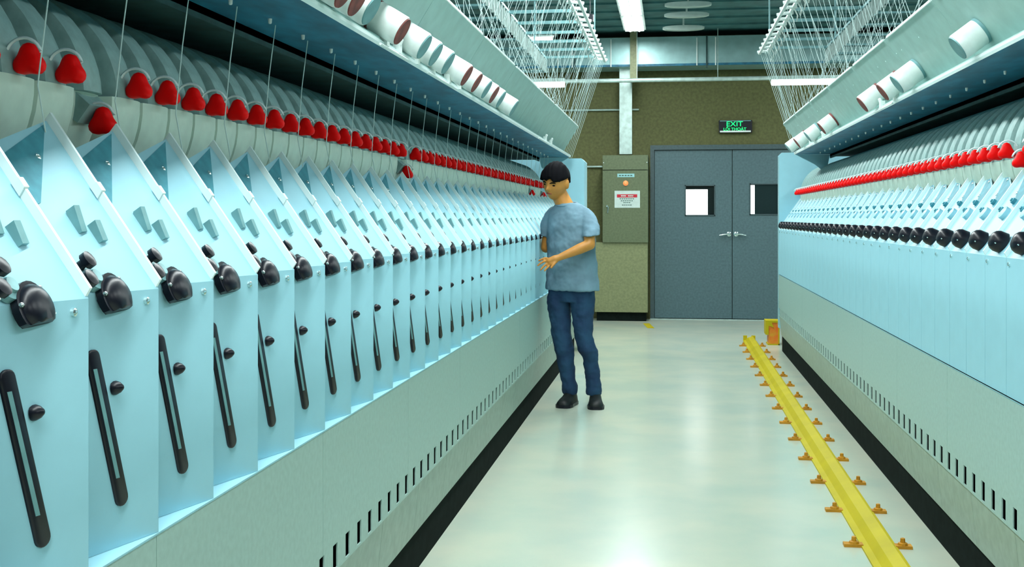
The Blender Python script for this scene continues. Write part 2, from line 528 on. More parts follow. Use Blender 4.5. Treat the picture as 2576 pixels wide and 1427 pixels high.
def make_unit(side):
    s = -1 if side == 'left' else 1
    p = 0.068 if side == 'left' else 0.006
    root = empty('winding_unit')
    off = lambda y: p * (1 - y / P) if side == 'left' else p
    g = 0.0015
    mb = MB(s)
    ya, yb = g, P - g
    A = lambda y, t: (off(y) + 0.21 * t, y, ZB + (ZA - ZB) * t)
    mb.plate([(off(ya), ya, Z0), (off(yb), yb, Z0), A(yb, 0), A(ya, 0)], 0.004, (-1, 0, 0))
    tn = 0.74
    mb.plate([A(ya, 0), A(yb, 0), A(yb, 1.0), A(ya, tn)], 0.004, NS)
    fp = mb.build('front_panel', M['panel'], root)
    # folded side cheek along the far edge
    mb = MB(s)
    yr = P - 0.006
    pr = 0.013 if side == 'left' else 0.009
    lo = [slant(t, yr, -0.012) for t in (-0.0, 1.0)]
    hi = [slant(t, yr, pr) for t in (0.03, 1.02)]
    q = [lo[0], lo[1], hi[1], hi[0]]
    mb.add([tuple(a) for a in q] + [(a.x, yr + 0.0075, a.z) for a in q],
           [(0, 1, 2, 3), (7, 6, 5, 4), (0, 4, 5, 1), (1, 5, 6, 2), (2, 6, 7, 3), (3, 7, 4, 0)])
    if side == 'left':
        q = [slant(0.53, yr - 0.004, 0.0), slant(0.60, yr - 0.004, 0.0), slant(0.60, yr - 0.004, 0.016), slant(0.55, yr - 0.004, 0.016)]
        mb.add([tuple(a) for a in q] + [(a.x, yr + 0.010, a.z) for a in q],
               [(0, 1, 2, 3), (7, 6, 5, 4), (0, 4, 5, 1), (1, 5, 6, 2), (2, 6, 7, 3), (3, 7, 4, 0)])
    mb.build('edge_rail', M['rim'], root)  # light caught by the edge is put into its near-white colour
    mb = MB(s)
    # teal plate painting shade onto the upper near corner of the slope
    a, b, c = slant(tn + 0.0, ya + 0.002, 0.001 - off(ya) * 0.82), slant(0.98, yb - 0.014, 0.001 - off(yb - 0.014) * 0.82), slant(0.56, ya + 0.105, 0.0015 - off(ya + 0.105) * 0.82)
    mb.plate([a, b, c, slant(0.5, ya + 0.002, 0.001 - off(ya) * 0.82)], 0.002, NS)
    mb.build('corner_shade', M['cover'], root)  # the cover material holds the shade colour of this corner
    # drive hub
    mb = MB(s)
    ax = Vector((-0.93, 0, 0.36)).normalized()
    hc = Vector((off(0.138) + 0.006, 0.138, CH - 0.138)) if side == 'left' else slant(0.14, 0.118, 0.0)
    R = 0.037 if side == 'left' else 0.035
    k_ = 0.66 if side == 'left' else 1.0
    mb.lathe(hc, ax, [(-0.004, R), (0.022 * k_, R), (0.034 * k_, R * 0.86), (0.042 * k_, R * 0.6), (0.044 * k_, R * 0.2)], 24, flat=R * 0.66 if side == 'left' else None)
    if side == 'left':
        mb.lathe(hc, ax, [(0, R + 0.006), (0.012, R + 0.006), (0.013, R)], 24, flat=R * 0.66)
    else:
        mb.tube([hc + Vector((0.0, 0.03, -0.012)), hc + Vector((-0.012, 0.075, -0.055))], [0.006, 0.004], 6)
    hub = mb.build('hub', M['black'], root, smooth=40)
    for a in ((50, 170, -20) if side == 'left' else (60, 200, 300)):
        uu = Vector((0, 1, 0)); ww = ax.cross(uu)
        if ww.z < 0:
            ww = -ww
        c = hc + ax * (0.012 if side == 'left' else 0.028) + (uu * math.cos(math.radians(a)) + ww * math.sin(math.radians(a))) * (R + 0.001 if side == 'left' else R * 0.8)
        mb = MB(s); mb.lathe(c, ax, [(-0.004, 0.0042), (0.004, 0.0042), (0.006, 0.002)], 8)
        mb.build('screw', M['chrome'], hub, smooth=40)
    # yarn tension pieces
    if side == 'left':
        for t, y in ((0.20, 0.085), (0.106, 0.055)):
            c = slant(t, y, -0.026)
            mb = MB(s)
            mb.lathe(c, NS, [(-0.02, 0.008), (0.012, 0.008), (0.014, 0.015), (0.024, 0.015), (0.026, 0.006)], 12)
            mb.build('tension_peg', M['black'], root, smooth=40)
        mb = MB(s)
        c = slant(0.13, 0.100, -off(0.1) * 0.82)
        mb.lathe(c, NS, [(0, 0.022), (0.012, 0.022), (0.015, 0.014), (0.02, 0.012)], 20)
        mb.build('tension_roller', M['grey'], root, smooth=40)
        for t, y, l in ((0.42, 0.155, 0.045), (0.34, 0.185, 0.035)):
            c = slant(t, y, -off(y) * 0.82)
            mb = MB(s)
            mb.add([tuple(c + Vector((dx * 0.5, dy, dz)) + NS * n) for n in (0, 0.018) for dx, dy, dz in
                    ((0, -0.009, -l / 2), (0, 0.009, -l / 2), (0.03, 0.009, l / 2), (0.03, -0.009, l / 2))],
                   [(0, 1, 2, 3), (7, 6, 5, 4), (0, 4, 5, 1), (1, 5, 6, 2), (2, 6, 7, 3), (3, 7, 4, 0)])
            mb.build('guide_bracket', M['grey'], root)
        # oblong handle slot, its shaded inside put in as a black plate
        mb = MB(s)
        c0 = Vector((0, 0.090, CH - 0.232)); c1 = Vector((0, 0.154, CH - 0.476))
        d = (c1 - c0).normalized(); nn = Vector((0, -d.z, d.y))

        def caps(r, lift):
            out = []
            for i in range(10):
                a = PI * i / 9
                out.append(c0 + (nn * math.cos(a) - d * math.sin(a)) * r)
            for i in range(10):
                a = PI * i / 9
                out.append(c1 + (-nn * math.cos(a) + d * math.sin(a)) * r)
            return [(off(q.y) - lift, q.y, q.z) for q in out]
        mb.rings([caps(0.0140, -0.002), caps(0.0140, 0.003), caps(0.0115, 0.0045)])
        sl = mb.build('slot_shade', M['black'], root, smooth=50)
        mb = MB(s)
        q = []
        for k, (yy, zz) in enumerate(((0.087, -0.25), (0.095, -0.25), (0.146, -0.44), (0.138, -0.44))):
            q.append((off(yy) - 0.0052, yy, CH + zz))
        mb.plate(q, 0.002, (-1, 0, 0))
        mb.build('handle_highlight_strip', M['grey'], sl)  # grey strip stands in for the slot's lit inner wall
        mb = MB(s)
        c = Vector((off(0.14) + 0.0, 0.14, CH - 0.288))
        mb.lathe(c, (-1, 0.15, 0.1), [(-0.003, 0.012), (0.003, 0.012), (0.010, 0.009), (0.015, 0.004), (0.016, 0.002)], 14, flat=None)
        mb.build('stop_button', M['black'], root, smooth=40)
        mb = MB(s); c = Vector((off(0.03) - 0.012, 0.03, CH - 0.142))
        mb.box(c.x, c.x + 0.016, c.y - 0.012, c.y + 0.012, c.z - 0.014, c.z + 0.014)
        cl = mb.build('latch', M['black'], root)
        mb = MB(s); mb.lathe((c.x, c.y, c.z), (-1, 0, 0), [(-0.002, 0.005), (0.003, 0.005), (0.004, 0.002)], 8); mb.build('screw', M['chrome'], cl, smooth=40)
    else:
        for t, y in ((0.60, 0.10), (0.50, 0.165)):
            mb = MB(s)
            mb.lathe(slant(t, y, 0), NS, [(-0.01, 0.011), (0.007, 0.011), (0.009, 0.006), (0.013, 0.006)], 12)
            mb.build('tension_peg', M['cover'], root, smooth=40)
        mb = MB(s); c = slant(0.46, 0.10, 0.0)
        mb.lathe(c, NS, [(-0.01, 0.024), (0.010, 0.024), (0.013, 0.016)], 16)
        mb.build('tension_roller', M['panel'], root, smooth=40)
    # panel screws
    for (t, y) in (((0.80, 0.165),) if side == 'left' else ((0.88, 0.15), (0.70, 0.15))):
        c = slant(t, y, -off(y) * 0.82)
        mb = MB(s); mb.lathe(c, NS, [(-0.002, 0.0065), (0.003, 0.0065), (0.005, 0.003)], 10); mb.build('screw', M['chrome'], root, smooth=40)
    mb = MB(s); mb.lathe((off(0.215), 0.215, CH - 0.146), (-1, 0, 0), [(-0.002, 0.007), (0.004, 0.007), (0.006, 0.003)], 10)
    mb.build('screw', M['chrome'], root, smooth=40)
    return root


FRONT = {'left': 0.90, 'right': 1.03}
Y0 = {'left': 1.443, 'right': Yd(3.36, 1.03)}
NU = {'left': 39, 'right': 32}
for side in ('left', 'right'):
    s = -1 if side == 'left' else 1
    proto = make_unit(side)
    for k in range(NU[side]):
        o = proto if k == 0 else copy_tree(proto)
        o.location = (s * FRONT[side], Y0[side] + k * P, 0)
        tag(o, 'pale blue winding unit with black hub, %s machine, %s from the %s edge' % (side, ordinal(k + 1), side),
            'winding unit', 'winding units along the %s machine' % side)
    for k in range(1, 4 if side == 'right' else 3):       # the row goes on past the picture's edge
        o = copy_tree(proto)
        o.location = (s * FRONT[side], Y0[side] - k * P, 0)
        tag(o, 'pale blue winding unit with black hub, %s machine, %s outside the %s edge' % (side, ordinal(k), side),
            'winding unit', 'winding units along the %s machine' % side)

# machine bodies
YE = {'left': Y0['left'] + NU['left'] * P, 'right': Y0['right'] + NU['right'] * P}
CAN = {'left': dict(t=(0.850, 0.826), trim=0.925, led=1.01, zt=0.568, und=1.21, end=10.6),
       'right': dict(t=(0.975, 0.820), trim=1.075, led=1.16, zt=0.573, und=1.38, end=10.2)}
for side in ('left', 'right'):
    s = -1 if side == 'left' else 1
    f = FRONT[side]
    y0, y1 = Y0[side] - 2 * P, YE[side]
    if side == 'right':
        y0 = 1.6
    root = empty('textile_machine', (s * (f + 0.5), (y0 + y1) / 2, 0))
    tag(root, 'long pale blue textile winding machine along the %s side of the aisle' % side, 'textile machine')
    bx_, by_ = f + 0.5, (y0 + y1) / 2
    X = lambda a: a - bx_
    yy = lambda a: a - by_
    ms = lambda: MB(s)
    th = 0.004
    mb = ms()
    n0 = int((y1 - y0) / 0.98) + 1
    for k in range(n0):
        a, b = y0 + k * 0.98, min(y1, y0 + (k + 1) * 0.98 - 0.002)
        if b > a:
            mb.box(X(f), X(f + th), yy(a), yy(b), 0.416, 0.737)
    nn = int((y1 - y0) / 0.1205)
    for k in range(nn):
        a = y0 + k * 0.1205
        mb.box(X(f), X(f + th), yy(a + 0.042), yy(min(a + 0.1205, y1)), 0.350, 0.416)
    mb.box(X(f), X(f + th), yy(y0), yy(y1), 0.342, 0.350)
    mb.build('vented_skirt', M['steel'], root)
    mb = ms()
    k = 0
    a = y0
    while a < y1 - 0.01:
        b = min(a + 0.521, y1)
        mb.add([(X(f + 0.003), yy(a), 0.340), (X(f + 0.003), yy(b - 0.002), 0.340), (X(f + 0.024), yy(b - 0.002), 0.150), (X(f + 0.024), yy(a), 0.150),
                (X(f + 0.01), yy(a), 0.340), (X(f + 0.01), yy(b - 0.002), 0.340), (X(f + 0.03), yy(b - 0.002), 0.150), (X(f + 0.03), yy(a), 0.150)],
               [(0, 1, 2, 3), (7, 6, 5, 4), (0, 4, 5, 1), (1, 5, 6, 2), (2, 6, 7, 3), (3, 7, 4, 0)])
        a = b
    mb.build('lower_skirt', M['steel_low'], root)
    mb = ms(); mb.box(X(f + 0.03), X(f + 1.0), yy(y0), yy(y1 - 0.05), 0.0, 0.16); mb.build('under_shade_block', M['void'], root)  # black block stands in for the shade under the machine
    mb = ms(); mb.box(X(f + 0.10), X(f + 1.0), yy(y0), yy(y1), 0.16, 1.10)
    mb.box(X(f + 0.26), X(f + 1.0), yy(y0), yy(y1), 1.10, 1.22)
    mb.box(X(f + 0.85), X(f + 1.0), yy(y0), yy(y1), 1.22, 1.86)
    mb.build('machine_core', M['void'], root)
    mb = ms(); mb.tube([(X(f + 0.002), yy(y0), 0.7380), (X(f + 0.002), yy(y1), 0.7380)], 0.0025, 6)
    mb.build('seam_strip', M['grey'], root)
    if side == 'left':
        mb = ms(); mb.box(X(f), X(f + 0.085), yy(y0), yy(y1), 0.737, 0.7415); mb.build('base_sill', M['panel'], root)
    # floor foot at the far end
    mb = ms(); mb.box(X(f + 0.03), X(f + 0.07), yy(y1 - 0.04), yy(y1), 0.0, 0.2); mb.build('foot', M['black'], root)
    # end housing
    mb = ms()
    if side == 'left':
        ex0, ez, ey0, ey1 = 0.835, CH + 0.565, y1, y1 + 0.38
    else:
        ex0, ez, ey0, ey1 = 1.03, CH + 0.625, y1, y1 + 0.10
    mb.prism([(X(ex0), 0.22), (X(ex0), ez - 0.03), (X(ex0 + 0.03), ez), (X(ex0 + 1.05), ez), (X(ex0 + 1.05), 0.22)], yy(ey0), yy(ey1))
    eh = mb.build('end_housing', M['panel'], root)
    mb = ms(); mb.box(X(ex0 - 0.004), X(ex0), yy(ey1 - 0.09), yy(ey1 - 0.085), 0.25, ez - 0.04); mb.build('housing_seam', M['steel_low'], eh)
    # overhead canopy
    c = CAN[side]
    ce = Yd(c['end'], s * c['trim'])
    tx, tz = c['t']
    zt = CH + c['zt']
    n = 9
    mb = ms()
    L = ce - y0
    for k in range(n):
        a, b = y0 + L * k / n, y0 + L * (k + 1) / n - 0.004
        mb.add([(X(c['led']), yy(a), zt), (X(c['led']), yy(b), zt), (X(tx), yy(b), CH + tz), (X(tx), yy(a), CH + tz),
                (X(c['led'] + 0.01), yy(a), zt), (X(c['led'] + 0.01), yy(b), zt), (X(tx + 0.01), yy(b), CH + tz), (X(tx + 0.01), yy(a), CH + tz)],
               [(0, 1, 2, 3), (7, 6, 5, 4), (0, 4, 5, 1), (1, 5, 6, 2), (2, 6, 7, 3), (3, 7, 4, 0)])
    cs = mb.build('canopy_sheet', M['canopy'], root)
    mb = ms()
    for k in range(n):
        a = y0 + L * k / n
        mb.box(X(tx - 0.004), X(tx + 0.02), yy(a + 0.02), yy(a + L / n * 0.93), CH + tz - 0.002, CH + tz + 0.008)
    mb.build('top_edge_strip', M['white'], cs)
    mb = ms(); mb.prism([(X(c['trim']), zt - 0.012), (X(c['trim']), zt + 0.004), (X(c['led'] + 0.01), zt + 0.004), (X(c['led'] + 0.01), zt - 0.012)], yy(y0), yy(ce))
    mb.build('bobbin_ledge', M['canopy'], root)
    mb = ms(); mb.prism([(X(c['trim']), zt - 0.022), (X(c['trim'] - 0.004), zt - 0.012), (X(c['trim'] - 0.004), zt - 0.002), (X(c['trim']), zt - 0.002)], yy(y0), yy(ce))
    mb.build('ledge_lip', M['rim'], root)
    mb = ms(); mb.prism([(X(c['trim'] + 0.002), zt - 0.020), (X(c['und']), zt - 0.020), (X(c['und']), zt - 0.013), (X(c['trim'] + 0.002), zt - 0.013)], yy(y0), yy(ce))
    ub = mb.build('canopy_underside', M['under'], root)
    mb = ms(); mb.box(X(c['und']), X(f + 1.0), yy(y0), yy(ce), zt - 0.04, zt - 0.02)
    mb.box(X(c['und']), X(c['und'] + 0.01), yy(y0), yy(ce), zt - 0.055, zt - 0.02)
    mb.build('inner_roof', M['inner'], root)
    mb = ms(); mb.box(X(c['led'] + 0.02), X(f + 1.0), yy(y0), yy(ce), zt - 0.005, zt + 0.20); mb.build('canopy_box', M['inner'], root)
    # thread eyelets under the canopy
    for k in range(int(L / 0.288)):
        a = y0 + 0.1 + k * 0.288
        mb = ms(); mb.lathe((X(c['trim'] + 0.175), yy(a), zt - 0.020), (0, 0, -1), [(0, 0.006), (0.012, 0.005), (0.014, 0.003)], 8)
        mb.build('thread_eyelet', M['white'], ub, smooth=40)
    # curved bracket where canopy meets the housing
    mb = ms()
    prof = [(X(c['trim'] + 0.01), zt - 0.022), (X(c['und']), zt - 0.022), (X(c['und'] - 0.02), zt - 0.11), (X(c['und'] - 0.07), zt - 0.16), (X(c['und'] - 0.13), zt - 0.11)]
    mb.prism(prof, yy(ce - 0.02), yy(ce)); mb.build('end_bracket', M['panel'], root)

# ------------------------------------------------------------------ yarn packages with red handles
PP = 0.1441
PK = {'left': dict(c=(1.411, 0.249), R=0.237, kx=1.150, kz=0.285, d0=2.514, lo=-6, hi=57, drop={-1, 18, 50, 56}),
      'right': dict(c=(1.482, 0.225), R=0.268, kx=1.185, kz=0.236, d0=4.122, lo=-6, hi=49, drop={-1})}


def make_package(side, lowered, thread):
    s = -1 if side == 'left' else 1
    q = PK[side]
    cx, cz = q['c']; R = q['R']; kx, kz = q['kx'], q['kz']
    root = empty('yarn_package')
    zl = kz - 0.028                                    # line between plate and package
    a_l = math.asin(max(-1, min(1, (zl - cz) / R)))
    # guard plate: the upper part of the disc
    arc = []
    n = 26
    for i in range(n + 1):
        a = PI - a_l + (a_l - (PI - a_l)) * i / n
        arc.append((a,))
    def ring(r, y):
        pts = []
        for i in range(n + 1):
            a = (PI - a_l) + (a_l * 1.0 - (PI - a_l)) * i / n
            pts.append(((cx - kx) + math.cos(a) * r, y, CH + cz + math.sin(a) * r))
        return pts
    mb = MB(s)
    w = 0.050
    mb.rings([ring(R * 0.93, -w), ring(R * 0.985, -w + 0.006), ring(R, -w + 0.02), ring(R, w - 0.03), ring(R * 0.96, w - 0.008), ring(R * 0.9, w)])
    gp = mb.build('guard_plate', M['disc'], root, smooth=50)
    # package below the line
    def ring2(r, y):
        pts = []
        a0 = PI - a_l
        for i in range(n + 1):
            a = a0 + (PI * 1.02) * i / n
            pts.append(((cx - kx) + math.cos(a) * r, y, CH + cz + math.sin(a) * r))
        return pts
    mb = MB(s)
    w2 = 0.071
    if lowered:
        w2 = 0.055
    rs = [(R * 0.90, -w2), (R * 0.975, -w2 + 0.006), (R * 1.0, -w2 + 0.03), (R * 1.004, 0), (R * 1.0, w2 - 0.03), (R * 0.975, w2 - 0.006), (R * 0.9, w2)]
    if lowered:
        rs = [(r * 0.93, y) for r, y in rs]
    mb.rings([ring2(r, y) for r, y in rs])
    mb.build('package', M['cream'], root, smooth=50)
    # handle: rounded triangle
    hz = kz if not lowered else 0.197
    hx = 0.0 if not lowered else 0.008
    c = Vector((hx, 0, CH + hz))
    def tri(r, y):
        out = []
        m = 24
        for i in range(m):
            a = 2 * PI * i / m
            rr = r * (1 + 0.19 * math.cos(3 * (a - PI / 2) )) 
            out.append((c.x + math.cos(a) * rr, y, c.z + math.sin(a) * rr * 1.05 - 0.003))
        return out
    k = 0.0265
    mb = MB(s)
    mb.rings([tri(k * 0.35, -0.020), tri(k * 0.75, -0.018), tri(k * 0.95, -0.012), tri(k, -0.004), tri(k, 0.004), tri(k * 0.9, 0.010), tri(k * 0.6, 0.013)])
    hd = mb.build('handle', M['red'], root, smooth=60)
    hd['label'] = 'red rounded triangular handle'
    mb = MB(s)
    def half(r0, y):
        return [(c.x + math.cos(a) * r0, y, c.z + math.sin(a) * r0) for a in [math.radians(-20 + 220 * i / 14) for i in range(15)]]
    pts = [Vector((c.x + math.cos(a) * 0.035, -0.022, c.z + 0.001 + math.sin(a) * 0.035)) for a in [math.radians(15 + 150 * i / 12) for i in range(13)]]
    mb.tube(pts, 0.0032, 6)
    mb.build('handle_hoop', M['rim'], root, smooth=60)
    if lowered:
        mb = MB(s)
        p0 = Vector((0.13, 0.0, CH + kz + 0.0)); p1 = c + Vector((0.02, 0.0, 0.012))
        d = (p1 - p0).normalized(); nrm = Vector((-d.z, 0, d.x)) * 0.032
        qd = [p0 + nrm, p1 + nrm * 0.7, p1 - nrm * 0.7, p0 - nrm]
        mb.add([(a.x, -0.045, a.z) for a in qd] + [(a.x, 0.045, a.z) for a in qd],
               [(0, 1, 2, 3), (7, 6, 5, 4), (0, 4, 5, 1), (1, 5, 6, 2), (2, 6, 7, 3), (3, 7, 4, 0)])
        mb.build('swing_arm', M['disc'], root)
    if thread:
        c_ = CAN[side]
        mb = MB(s)
        x0 = c_['trim'] + 0.175 - kx
        x1 = (-0.035)
        mb.tube([(x0, 0.01, CH + c_['zt'] - 0.03), (x1, 0.0, CH + kz + 0.11), (-0.032, -0.03, CH + kz - 0.05), (-0.05, -0.035, CH + 0.15)], 0.0014, 5)
        mb.build('yarn_thread', M['yarn'], root)
    return root


for side in ('left', 'right'):
    s = -1 if side == 'left' else 1
    q = PK[side]
    protos = {}
    num = 0
    first = -3 if side == 'left' else -2
    for i in range(q['lo'], q['hi']):
        key = (i in q['drop'], i % 2 != 0 and side == 'left')
        if key not in protos:
            o = protos[key] = make_package(side, *key)
        else:
            o = copy_tree(protos[key])
        d = q['d0'] + i * PP * CN
        o.location = (s * q['kx'], Yd(d, s * q['kx']), 0)
        num = i - first + 1
        st = 'lowered red handle' if key[0] else 'red handle'
        lab = 'cream yarn package with %s, %s machine, %s from the %s edge' % (st, side, ordinal(num), side) if num > 0 else \
            'cream yarn package with red handle, %s machine, %s outside the %s edge' % (side, ordinal(1 - num), side)
        tag(o, lab, 'yarn package', 'yarn packages along the %s machine' % side)

# ------------------------------------------------------------------ bobbins lying on the canopy ledges
def bobbin(side, u, red, num, ln=0.108):
    """a package pushed on a peg that stands square to the sloping sheet"""
    s = -1 if side == 'left' else 1
    c = CAN[side]
    w_ = 0.34 if side == 'left' else 0.37
    px, pz = c['led'] + (c['t'][0] - c['led']) * w_, c['zt'] + (c['t'][1] - c['zt']) * w_
    nx, nz = -(c['t'][1] - c['zt']), (c['t'][0] - c['led'])
    l = math.hypot(nx, nz); nx, nz = nx / l, nz / l
    xc = px + nx * ln / 2
    d = 2928 * xc / abs(u - 1690)
    o = empty('bobbin', (s * px, Yd(d, s * xc), CH + pz))
    r = 0.051
    ax = (nx, 0, nz)
    mb = MB(s)
    mb.lathe((0, 0, 0), ax, [(0.004, r * 0.5), (0.004, r * 0.97), (0.009, r), (ln - 0.006, r), (ln, r * 0.96), (ln, r * 0.45)], 32)
    mb.build('yarn_winding', M['roll'], o, smooth=50)
    mb = MB(s)
    mb.lathe((0, 0, 0), ax, [(ln - 0.001, r * 0.93), (ln + 0.0035, r * 0.90), (ln + 0.0035, r * 0.3)], 24)
    mb.lathe((0, 0, 0), ax, [(0.0005, r * 0.3), (0.0005, r * 1.02), (0.012, r * 1.02), (0.012, r * 0.4)], 24)
    mb.build('end_disc', M['maroon'] if red else M['grey'], o, smooth=50)
    tag(o, 'white yarn bobbin on a peg of the %s canopy board, %s from the near end' % (side, ordinal(num)), 'bobbin', 'bobbins on the %s canopy board' % side)


LB = [(786, 0), (822, 1), (856, 1), (892, 0), (974, 1), (1033, 0), (1063, 0), (1096, 0), (1142, 1), (1172, 1), (1198, 0), (1218, 1), (1236, 0), (1268, 0)]
for k, (u, r) in enumerate(LB):
    bobbin('left', u, r, k + 1, 0.126 if u in (1142, 1268) else 0.114)
RB = [(2440, 0), (2284, 0), (2243, 1), (2193, 1), (2083, 1), (2046, 0), (2018, 1), (1995, 0)]
for k, (u, r) in enumerate(RB):
    bobbin('right', u, r, k + 1, 0.118 if u in (2284, 2193) else 0.104)


# white clips and rods on the ledge lip
def clip(side, u, rod, num):
    s = -1 if side == 'left' else 1
    c = CAN[side]
    x = c['trim']
    d = 2928 * x / abs(u - 1690)
    o = empty('thread_clip', (s * x, Yd(d, s * x), CH + c['zt']))
    mb = MB(s)
    mb.box(-0.012, 0.012, -0.018, 0.018, -0.012, 0.026)
    mb.lathe((-0.006, 0, 0.02), (-0.4, 0, 1), [(0, 0.010), (0.018, 0.009), (0.022, 0.004)], 12)
    mb.build('clip_body', M['white'], o, smooth=40)
    if rod:
        mb = MB(s); mb.tube([(-0.012, -rod, -0.02), (-0.012, 0.14, -0.02)], 0.0045, 8); mb.build('rod', M['white'], o, smooth=40)
    tag(o, 'small white thread clip on the %s canopy lip, %s from the near end' % (side, ordinal(num)), 'clip', 'thread clips on the %s canopy' % side)


for k, (u, rod) in enumerate(((968, 0), (1000, 0.28), (1046, 0), (1086, 0), (1126, 0.45), (1152, 0), (1371, 0.5), (1385, 0))):
    clip('left', u, rod, k + 1)
for k, (u, rod) in enumerate(((2254, 0), (2219, 0.35), (2072, 0), (2052, 0), (2040, 0.2))):
    clip('right', u, rod, k + 1)

# ------------------------------------------------------------------ overhead creels and their yarn
CR = {'left': dict(x=0.67, o=1.20, y1=11.05), 'right': dict(x=0.83, o=1.38, y1=10.72)}
for side in ('left', 'right'):
    s = -1 if side == 'left' else 1
    q = CR[side]
    z = CH + 1.50
    y0 = 5.2
    y1 = q['y1']
    root = empty('yarn_creel', (s * q['x'], y0, z))
    tag(root, 'white overhead thread guide frame hanging above the %s machine' % side, 'creel frame')
    L = y1 - y0
    mb = MB(s)
    wd2 = 0.038
    lift = lambda x: x * 0.5
    for sg in (-1, 1):
        mb.box(sg * wd2 - 0.010, sg * wd2 + 0.010, 0, L, -0.008 + sg * 0.012, 0.010 + sg * 0.012)
    mb.build('guide_rail', M['white'], root)
    n = int(L / 0.245)
    for k in range(n + 1):
        y = L - 0.02 - k * 0.245
        mb = MB(s)
        mb.tube([(-wd2 - 0.02, y, 0.0), (0, y - 0.02, 0.006), (wd2 + 0.02, y, 0.012)], 0.013, 8)
        mb.tube([(wd2, y + 0.005, 0.01), (wd2 + 0.035, y + 0.06, -0.04), (wd2 + 0.03, y + 0.08, -0.08)], 0.005, 6)
        mb.build('guide_eye', M['white'], root, smooth=40)
    ox = q['o'] - q['x']
    for k in range(int(L / 0.49) + 1):
        y = L - 0.1 - k * 0.49
        mb = MB(s); mb.box(wd2, ox, y - 0.014, y + 0.014, 0.012, 0.036); mb.build('cross_bar', M['grey'], root)
        mb = MB(s); mb.box(ox, ox + 0.95, y - 0.05, y + 0.03, -0.115, -0.100); mb.build('outer_tray', M['grey'], root)
    mb = MB(s); mb.box(ox - 0.01, ox + 0.01, 0, L, 0.012, 0.03); mb.build('outer_rail', M['grey'], root)
    for k in range(int(L / 0.122)):
        y = L - 0.04 - k * 0.122
        mb = MB(s); mb.box(ox - 0.011, ox + 0.011, y - 0.006, y + 0.006, -0.115, 0.012); mb.build('hanging_strip', M['creel'], root)
    for k in range(3):
        y = 0.5 + k * 2.2
        mb = MB(s); mb.tube([(ox, y, 0.02), (ox, y, CEIL - z - 0.02)], 0.008, 6); mb.build('suspension_rod', M['grey'], root)
        mb = MB(s); mb.tube([(0.0, y, 0.02), (0.0, y, CEIL - z - 0.02)], 0.006, 6); mb.build('suspension_rod', M['grey'], root)
    # the fan of threads from the guides down to the canopy
    mb = MB(s)
    c = CAN[side]
    rnd = random.Random(5 if side == 'left' else 9)
    for k in range(n + 1):
        y = y1 - 0.02 - k * 0.245
        for j in range(2):
            xx = q['x'] + rnd.uniform(-0.04, 0.06)
            mb.tube([(xx, y + rnd.uniform(-.05, .05), z), (c['t'][0] + 0.05 + 0.03 * j, y - 0.25 + 0.12 * j + rnd.uniform(-.1, .1), CH + 0.75)], 0.0012, 4)
        for j in range(1):
            mb.tube([(q['o'] + rnd.uniform(-.02, .02), y + rnd.uniform(-.12, .12), z - 0.10), (c['t'][0] + 0.06 + 0.04 * j, y - rnd.uniform(0, .9), CH + 0.77)], 0.0012, 4)
            mb.tube([(q['o'] - rnd.uniform(.1, .4), y + rnd.uniform(-.12, .12), z + 0.02), (c['t'][0] + 0.05, y - rnd.uniform(0.2, .6), CH + 0.77)], 0.0010, 4)
    for j in range(9):                                  # the bundle at the far end
        mb.tube([(q['x'] - 0.03 + 0.012 * j, y1 + 0.0 - 0.03 * j, z), (c['trim'] + 0.02 + 0.015 * j, y1 - 0.10, CH + 0.56)], 0.0016, 4)
    o = mb.build('yarn_strands', M['yarn'])
    tag(o, 'fan of fine white yarn strands falling from the %s creel to the canopy' % side, 'yarn strands', kind='stuff')

# ------------------------------------------------------------------ lamps
def ceiling_lamp(x, y, L, w, power, label, grp, name='ceiling_lamp', vis=True):  # also makes the added fill lamps over the machines
    z = CEIL - 0.10
    o = empty(name, (x, y, z))
    mb = MB(); mb.prism([(-w / 2 - 0.02, 0.0), (-w / 2 + 0.01, 0.07), (w / 2 - 0.01, 0.07), (w / 2 + 0.02, 0.0)], -L / 2, L / 2)
    mb.build('lamp_housing', M['white'], o)
    for sg in (-1, 1):
        mb = MB(); mb.tube([(sg * w * 0.24, -L / 2 + 0.03, -0.012), (sg * w * 0.24, L / 2 - 0.03, -0.012)], 0.014, 8); mb.build('tube', M['glow'], o, smooth=40)
    mb = MB()
    for k in range(5):
        yk = -L / 2 + L * (k + 0.5) / 5
        mb.box(-w / 2, w / 2, yk - 0.002, yk + 0.002, -0.03, 0.0)
    mb.box(-0.002, 0.002, -L / 2 + 0.02, L / 2 - 0.02, -0.03, 0.0)
    mb.build('louvre', M['white'], o)
    if power:
        area_lamp('lamp_light', (0, 0, -0.034), w, L, power, o)
    tag(o, label, 'ceiling lamp', grp)
    return o


yl = [13.15 - 1.06 * k for k in range(18)]
for k, y in enumerate(yl):
    # every third housing carries the light of its neighbours
    ceiling_lamp(-0.43, y, 0.98, 0.22, 26, 'bright white aisle ceiling lamp, %s back from the end wall' % ordinal(k + 1), 'ceiling lamps over the aisle')
for sx in (-1, 1):  # unseen rows added to fill the hall, sides powered unequally for the panels
    for k in range(5):
        y = 12.2 - 3.4 * k
        ceiling_lamp(sx * 3.1, y, 2.4, 0.25, 26 if sx < 0 else 62, '%s row added fill lamp above the machines, %s from the end wall' % ('left' if sx < 0 else 'right', ordinal(k + 1)),
                     'added fill lamps over the machines')
